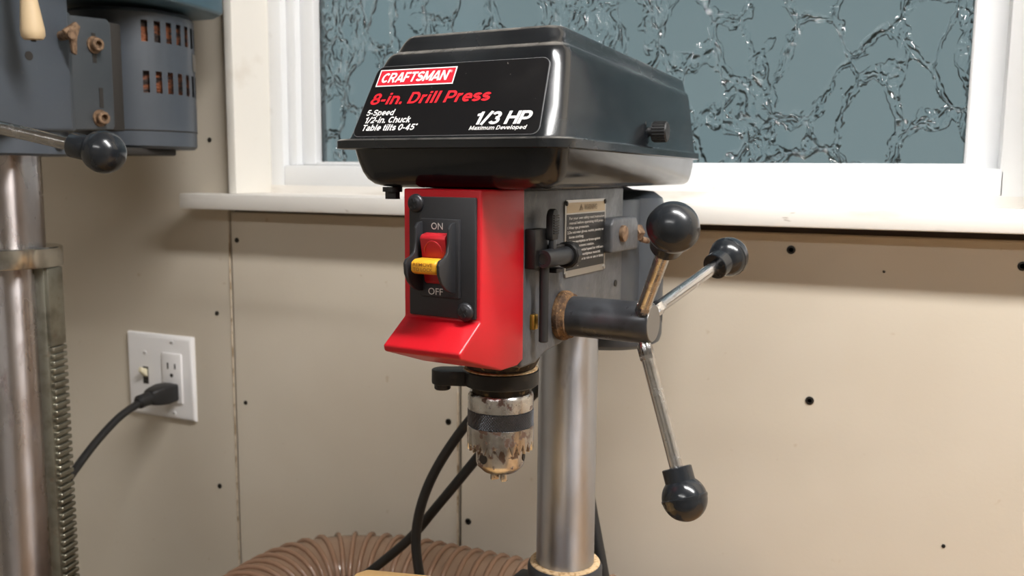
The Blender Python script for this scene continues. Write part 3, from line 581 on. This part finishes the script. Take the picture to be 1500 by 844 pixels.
# --- feed hub and levers
HY, HZ = -.075, 1.3542
hub = obj('feed_hub', lathe([(.0136, .0295), (.0136, .084), (.0134, .0935), (.0122, .0952)], (0, HY, HZ), (1, 0, 0), 48), 'hub_gray', dp)
obj('hub_end_face', lathe([(.0122, .0950), (.0118, .0956), (.002, .0957)], (0, HY, HZ), (1, 0, 0), 40), 'hub_end', hub)
obj('rusty_collar', lathe([(.0165, .0295), (.0170, .0305), (.0170, .0335), (.0160, .0345), (.0152, .0375), (.0138, .0380)], (0, HY, HZ), (1, 0, 0), 40), 'rust', hub)
for (kx, ky, kz), mt in (((.1141, .0295, 1.3904), 'chrome'), ((.1334, -.1537, 1.4214), 'chrome_warm'), ((.1263, -.0948, 1.2488), 'chrome')):
    B = Vector((kx, ky, kz)); A0 = Vector((.085, HY, HZ)); d = (B-A0).normalized(); Ltot = (B-A0).length
    lev = obj('feed_lever', lathe([(.0036, .009), (.0036, .0145), (.0044, .0150), (.0046, .0165), (.0044, .026), (.0043, .0262), (.0043, Ltot-.010), (.0040, Ltot-.004)], A0, d, 24), mt, dp)
    obj('wrench_flat', lathe([(.0047, .0165), (.0051, .0170), (.0051, .0250), (.0047, .0255)], A0, d, 6), mt, lev)
    R = .0143
    obj('ball_knob', lathe([(.0050, -.0195), (.0088, -.0195), (.0095, -.0190), (.0095, -.0125)] + [(R*math.cos(math.radians(a)), R*math.sin(math.radians(a))) for a in (-48, -40, -32, -24, -16, -10, -5)] +
        [(R+.0004, -.0008), (R+.0004, .0004)] + [(max(R*math.cos(math.radians(a)), 1e-5), R*math.sin(math.radians(a))) for a in (5, 12, 20, 30, 40, 50, 60, 70, 80, 86, 90)], B, d, 40), 'knob', lev)
# --- depth stop
ds = obj('depth_stop_block', box(.029, .0375, -.130, -.1125, 1.3905, 1.4155, .0012), 'black_steel', dp)
obj('depth_rod', rod((.0385, -.1195, 1.3435), (.0385, -.1195, 1.3965), .0031, 18, ch=.0006), 'rubber', ds)
obj('thumb_paddle', bevelled(prism([(-.1160, 1.4080), (-.1085, 1.4080), (-.1073, 1.4120), (-.1073, 1.4235), (-.1088, 1.4268), (-.1115, 1.4280), (-.1145, 1.4270), (-.1165, 1.4235), (-.1167, 1.4120)], 'x', .0375, .0425), .0010), 'rubber', ds)
for i in range(8): obj('paddle_rib', rod((.0428, -.1155, 1.4125+.0016*i), (.0428, -.1085, 1.4125+.0016*i), .0005, 6), 'rubber', ds)
obj('paddle_stem', box(.0385, .0425, -.1145, -.1098, 1.395, 1.4085, .0008), 'guard_black', ds)
obj('lock_barrel', join(lathe([(.0032, .002), (.0034, 0), (.0055, 0), (.0058, .0006), (.0058, .034)], (.0405, -.1255, 1.3970), (0, 1, 0), 28)), 'guard_black', ds)
obj('barrel_bore', rod((.0405, -.1250, 1.3970), (.0405, -.1240, 1.3970), .0033, 18), 'slot_dark', ds)
obj('knurled_nut', lathe([(.0078, 0), (.0090, .001), (.0090, .0065), (.0078, .0075)], (.0405, -.0925, 1.3970), (0, 1, 0), 12), 'black_steel', ds, smooth=20)
obj('stop_arm', box(.030, .0415, -.108, -.096, 1.4015, 1.4045, .0006), 'black_steel', ds)
obj('stop_arm', box(.030, .0415, -.108, -.098, 1.3865, 1.3895, .0006), 'black_steel', ds)
# --- warning plate
wpl = obj('warning_plate', prism(rrect(-.0745, -.0050, 1.3795, 1.4320, .003), 'x', .0298, .0309), 'alu', dp, smooth=30)
onw = lambda u, v, w: (.0309+w, u, v)
obj('plate_field', box(.0305, .03105, -.0722, -.0072, 1.3840, 1.4222), 'plate_black', wpl, smooth=0)
obj('plate_band', box(.0305, .03105, -.0722, -.0072, 1.4232, 1.4302), 'alu_tan', wpl, smooth=0)
text('plate_lettering', 'WARNING', (-.0440, -.0220, 1.4247, 1.4286), onw, 'print_tan', wpl, bold=.02, ext=.0003)
obj('warning_triangle', slab([(-.0520, 1.4245), (-.0460, 1.4245), (-.0490, 1.4290)], onw, 0, .0003), 'print_tan', wpl, smooth=0)
lines = [('For your own safety read instruction', 0, .060), ('manual before operating drill press', 0, .058), ('1.Wear eye protection.', 1, .036), ('2.Do not wear gloves, necktie, jewelry or', 1, .062), ('loose clothing.', 0, .024), ('3.Clamp workpiece or brace against', 1, .056), ('column to prevent rotation.', 0, .042),
         ('4.Use recommended speed for drill acc-', 1, .062), ('essories and workpiece material.', 0, .054), ('5.Do not expose to rain or use in damp', 1, .062), ('locations.', 0, .016)]
for i, (s_, num, wd) in enumerate(lines):
    z1 = 1.4205-.0032*i; u0_ = -.0712+(0 if num else .003)
    text('plate_lettering', s_, (u0_, min(u0_+wd, -.0080), z1-.0025, z1), onw, 'print_grey', wpl, bold=.012, ext=.0003)
for y, z in ((-.0725, 1.4298), (-.0070, 1.4298), (-.0725, 1.3816), (-.0070, 1.3816)):
    obj('rivet', lathe([(.0018, 0), (.0016, .0008), (.0006, .0012)], (.0308, y, z), (1, 0, 0), 14), 'alu' if z < 1.4 else 'black_steel', wpl)
# --- motor mount lug, bracket and motor
lug = obj('mount_lug', bevelled(prism([(-.008, 1.3915), (.046, 1.3915), (.046, 1.412), (.040, 1.4175), (-.003, 1.4175), (-.008, 1.413)], 'x', .028, .0375), .002, 3), 'cast_gray', dp)
obj('lug_bolt', lathe([(.0062, 0), (.0064, .001), (.0060, .003), (.003, .0036)], (.0374, .0115, 1.4054), (1, 0, 0), 16), 'rust_bolt', lug)
obj('lug_nut', lathe([(.0066, 0), (.0070, .001), (.0070, .008), (.0055, .010)], (.0325, .0455, 1.4040), (.2, 1, 0), 6), 'rust_bolt', lug)
obj('cotter_pin', rod((.036, .056, 1.3985), (.038, .066, 1.3965), .0024, 10), 'rust_bolt', lug)
mb = obj('motor_bracket', box(.0245, .0285, .030, .074, 1.3345, 1.430, .0015), 'motor_plate', dp)
motor = obj('motor', lathe([(.020, 1.303), (.040, 1.3035), (.0465, 1.3075), (.048, 1.313), (.048, 1.422), (.0455, 1.430), (.038, 1.4355), (.020, 1.4370), (.012, 1.4405)], (-.011, .1005, 0), n=56), 'motor_dark', dp)
for i in range(24):
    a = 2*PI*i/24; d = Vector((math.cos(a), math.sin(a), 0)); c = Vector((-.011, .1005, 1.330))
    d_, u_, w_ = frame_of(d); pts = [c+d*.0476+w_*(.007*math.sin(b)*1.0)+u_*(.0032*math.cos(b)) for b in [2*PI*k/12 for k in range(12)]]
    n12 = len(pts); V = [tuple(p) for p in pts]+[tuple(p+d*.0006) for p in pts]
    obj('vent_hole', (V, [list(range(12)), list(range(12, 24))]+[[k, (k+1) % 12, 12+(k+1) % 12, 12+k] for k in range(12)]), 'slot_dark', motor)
# --- table bracket, table and base
tb = obj('table_bracket', join(lathe([(.0290, 1.080), (.0298, 1.082), (.0298, 1.1395), (.0285, 1.1425), (.0235, 1.1430), (.0235, 1.080)], n=48), box(-.016, .016, -.075, -.026, 1.083, 1.10, .003), box(-.044, -.024, -.010, .010, 1.085, 1.124, .003)), 'cast_base', dp)
obj('sawdust_rim', lathe([(.0284, 1.1415), (.0278, 1.1433), (.0255, 1.1442), (.0231, 1.1438), (.0231, 1.1415)], n=40), 'sawdust', tb)
obj('drill_table', box(-.082, .082, -.190, -.060, 1.080, 1.100, .005, 3), 'cast_base', dp)
obj('base', join(box(-.09, .09, -.205, .085, BZ, BZ+.022, .006, 3), lathe([(.045, BZ+.02), (.036, BZ+.032), (.033, BZ+.07), (.0235, BZ+.072)], n=40)), 'cast_base', dp)

# ================================================================== board on the drill table
A = Vector((-.0955, -.1395)); ud = Vector((.954, .30)).normalized(); vd = Vector((.30, -.954)).normalized()
c_, s_ = math.cos(-PHI), math.sin(-PHI)
def pw(q): return (-.237+c_*q.x-s_*q.y, .646+s_*q.x+c_*q.y)
brd = [pw(A+ud*.006-vd*0), pw(A+ud*.155), pw(A+ud*.155+vd*.09), pw(A+vd*.09), pw(A+vd*.008)]
ORG = Vector((*pw(A+ud*.07+vd*.04), 1.1005))
o = obj('wood_board', prism(brd, 'z', 1.1005, 1.1705, .0022, 3), 'pine'); o.location = ORG
tag(o, 'pale pine board lying on the drill press table below the chuck', 'board')
# ================================================================== power cords behind the chuck
ORG = Vector((0, 0, 0))
def cord(name, P, label, r=.0047):
    global ORG
    Q = []
    for p in smooth_path(P, 12):
        x, y = p.x+.237, p.y-.646; Q.append(Vector((c_*x+s_*y, -s_*x+c_*y, p.z)))
    ORG = Vector((0, 0, BZ)); o = obj(name, tube(Q, r, 14), 'rubber', dp); o['label'] = label; ORG = Vector((0, 0, 0)); return o
cord('power_cord', [(-.272, .705, 1.338), (-.300, .715, 1.29), (-.335, .715, 1.252), (-.372, .715, 1.206), (-.398, .712, 1.160), (-.410, .71, 1.115), (-.404, .705, 1.073), (-.385, .70, 1.02), (-.36, .70, .96), (-.32, .71, .940), (-.20, .78, .9385)], 'black cord looping down from behind the chuck')
cord('power_cord', [(-.262, .725, 1.338), (-.285, .735, 1.275), (-.330, .735, 1.222), (-.3665, .735, 1.175), (-.402, .735, 1.130), (-.432, .735, 1.093), (-.470, .733, 1.057), (-.51, .72, 1.02), (-.53, .69, .97), (-.53, .62, .940), (-.50, .50, .9385)], 'black cord running straight down left to behind the pine board')
cord('power_cord', [(-.262, .748, 1.300), (-.262, .742, 1.24), (-.2475, .73, 1.175), (-.2275, .72, 1.098), (-.215, .72, 1.03), (-.20, .73, .96), (-.16, .76, .9395), (.05, .78, .9385)], 'black cord hanging behind the steel column on its right', r=.0052)

# ================================================================== the floor drill press at the left edge
CX, CY = -.82, .615
ORG = Vector((CX, CY, 0))
fp = thing('floor_drill_press', ORG, 'slate grey drill press cut off by the left edge of the photo', 'drill press')
obj('column', lathe([(.034, .03), (.034, 1.50)], (CX, CY, 0), n=56), 'column_old', fp)
obj('base', box(CX-.16, CX+.16, CY-.34, CY+.16, 0, .035, .008), 'slate', fp)
obj('rack_collar', lathe([(.0345, 1.3535), (.0485, 1.3540), (.0490, 1.3550), (.0490, 1.3725), (.0480, 1.3735), (.0345, 1.3740)], (CX, CY, 0), n=56), 'steel_band', fp)
# toothed rack on the side of the column
ra = math.radians(14); rd = Vector((math.cos(ra), math.sin(ra), 0)); rtv = Vector((-rd.y, rd.x, 0)); rc_ = Vector((CX, CY, 0))
def rackbox(r0_, r1_, s0, s1, z0, z1):
    P = [rc_+rd*r+rtv*s for r, s in ((r0_, s0), (r1_, s0), (r1_, s1), (r0_, s1))]; return prism([(p.x, p.y) for p in P], 'z', z0, z1)
rk = obj('rack', bevelled(rackbox(.0325, .0435, -.0075, .0165, .10, 1.3535), .0008), 'rack', fp)
rk2 = obj('rack_blank', bevelled(rackbox(.0340, .0470, -.0060, .0165, 1.275, 1.3530), .001), 'rack', rk)
for i in range(52):
    z = 1.2735-.0072*i
    obj('rack_tooth', bevelled(rackbox(.0420, .0478, -.0045, .0165, z-.0044, z), .0008, 1), 'rack', rk)
fh = obj('head', join(bevelled(prism([(.40, 1.4850), (.40, 1.80), (.6480, 1.80), (.6480, 1.4865), (.612, 1.4850)], 'x', -.885, -.757), .004, 3), lathe([(.058, 1.4625), (.060, 1.4645), (.060, 1.49)], (CX, CY, 0), n=48)), 'slate', fp)
obj('set_screw_hole', rod((-.758, .601, 1.554), (-.7566, .601, 1.554), .0042, 16), 'slot_dark', fh)
obj('clamp_screw', lathe([(.005, 0), (.005, .003), (.0025, .003), (.0025, .001)], (-.763, .632, 1.473), (1, -.2, 0), 16), 'black_steel', fh)
# motor mounting plate
br = obj('motor_bracket', bevelled(prism([(.6470, 1.4880), (.6965, 1.4905), (.6985, 1.495), (.6985, 1.597), (.694, 1.6015), (.6470, 1.5985)], 'x', -.764, -.758), .0018, 3), 'slate_plate', fp)
obj('bracket_web', bevelled(box(-.766, -.7575, .6405, .6500, 1.487, 1.6005), .002), 'slate_plate', br)
for y, z0, z1 in ((.676, 1.556, 1.585), (.682, 1.512, 1.532)):
    obj('slot', box(-.7585, -.7574, y-.0022, y+.0022, z0, z1), 'slot_dark', br)
for y, z in ((.676, 1.5735), (.679, 1.5015)):
    b_ = obj('bracket_bolt', join(lathe([(.0086, 0), (.0086, .0016)], (-.758, y, z), (1, 0, 0), 20), lathe([(.0062, .0016), (.0064, .008), (.0056, .0088), (.0036, .0088), (.0034, .004)], (-.758, y, z), (1, -.15, 0), 16)), 'rust_bolt', br)
obj('motor_rail', box(-.800, -.763, .700, .716, 1.49, 1.60, .002), 'slot_dark', br)
# motor: shell with open vent windows, windings behind
MX, MY, MR = -.83, .79, .0705
zs = [1.4735, 1.4765, 1.4930, 1.4936, 1.5335, 1.5570, 1.5880, 1.6105, 1.6190, 1.6230]
rs = [MR-.004, MR-.0005, MR-.0005, MR, MR, MR, MR, MR, MR, MR-.003]
NS = 64; V, F = [], []
for z, r in zip(zs, rs):
    for i in range(NS):
        a = 2*PI*(i+.0)/NS; V.append((MX+r*math.cos(a), MY+r*math.sin(a), z))
for j in range(len(zs)-1):
    for i in range(NS):
        if (j in (4, 6)) and i % 2 == 0 and ((i <= 6) or (i >= 58)): continue
        F.append([j*NS+i, j*NS+(i+1) % NS, (j+1)*NS+(i+1) % NS, (j+1)*NS+i])
F.append(list(range(NS))[::-1]); F.append([(len(zs)-1)*NS+i for i in range(NS)])
fm = obj('motor', (V, F), 'slate', fp, smooth=30)
obj('windings', lathe([(MR-.012, 1.50), (MR-.006, 1.515), (MR-.006, 1.61), (MR-.012, 1.618)], (MX, MY, 0), n=48), 'copper', fm)
obj('motor_seam', lathe([(MR+.0003, 1.4928), (MR+.0006, 1.4932), (MR+.0003, 1.4938)], (MX, MY, 0), n=64, cap=False), 'slot_dark', fm)
obj('nameplate', join(([(MX+(MR+.0006)*math.cos(math.radians(a)), MY+(MR+.0006)*math.sin(math.radians(a)), z) for z in (1.563, 1.582) for a in range(26, 48, 3)], [[i, i+1, 8+i+1, 8+i] for i in range(7)])), 'alu', fm)
obj('motor_foot', box(-.89, -.775, .725, .80, 1.466, 1.474, .002), 'slot_dark', fm)
# belt cover over the motor
obj('belt_cover', bevelled(prism([(-.735, .40), (-.735, .80), (-.745, .850), (-.775, .870), (-.90, .870), (-.925, .80), (-.925, .40)], 'z', 1.6285, 1.72), .004, 3), 'cover_blue', fp)
# wing screw, wooden handle and feed lever
ws = obj('wing_screw', join(rod((-.757, .637, 1.577), (-.738, .634, 1.577), .0045, 14), bevelled(prism([(.626, 1.580), (.634, 1.574), (.6360, 1.560), (.6405, 1.5585), (.6415, 1.574), (.646, 1.586), (.641, 1.590)], 'x', -.744, -.740), .001)), 'rust_bolt', fp)
obj('belt_handle', lathe([(.0015, 0), (.0030, .0004), (.0080, .0010), (.0098, .004), (.0100, .009), (.0085, .022), (.0068, .036), (.0064, .06), (.0075, .09)], (-.715, .5735, 1.5620), (-.02, -.06, 1), 28), 'wood_pale', fp)
obj('handle_screw', rod((-.7150, .5735, 1.5612), (-.7150, .5735, 1.5625), .0022, 10), 'slot_dark', fp)
K = Vector((-.568, .511, 1.4632)); H0 = Vector((-.735, .4585, 1.501)); d = (K-H0).normalized(); Lt = (K-H0).length
lv = obj('feed_lever', rod(H0, K-d*.012, .0052, 20), 'chrome_warm', fp)
R = .0165
obj('ball_knob', lathe([(.0060, -.0265), (.0092, -.0265), (.0098, -.0255), (.0098, -.0125)] + [(max(R*math.cos(math.radians(a)), 1e-5), R*math.sin(math.radians(a))) for a in (-52, -42, -30, -20, -10, 0, 10, 20, 30, 40, 50, 60, 70, 80, 86, 90)], K, d, 36), 'knob', lv)
obj('feed_hub', lathe([(.024, -.03), (.024, .022), (.020, .027)], H0, (1, 0, 0), 36), 'hub_gray', fp)
ORG = Vector((0, 0, 0))
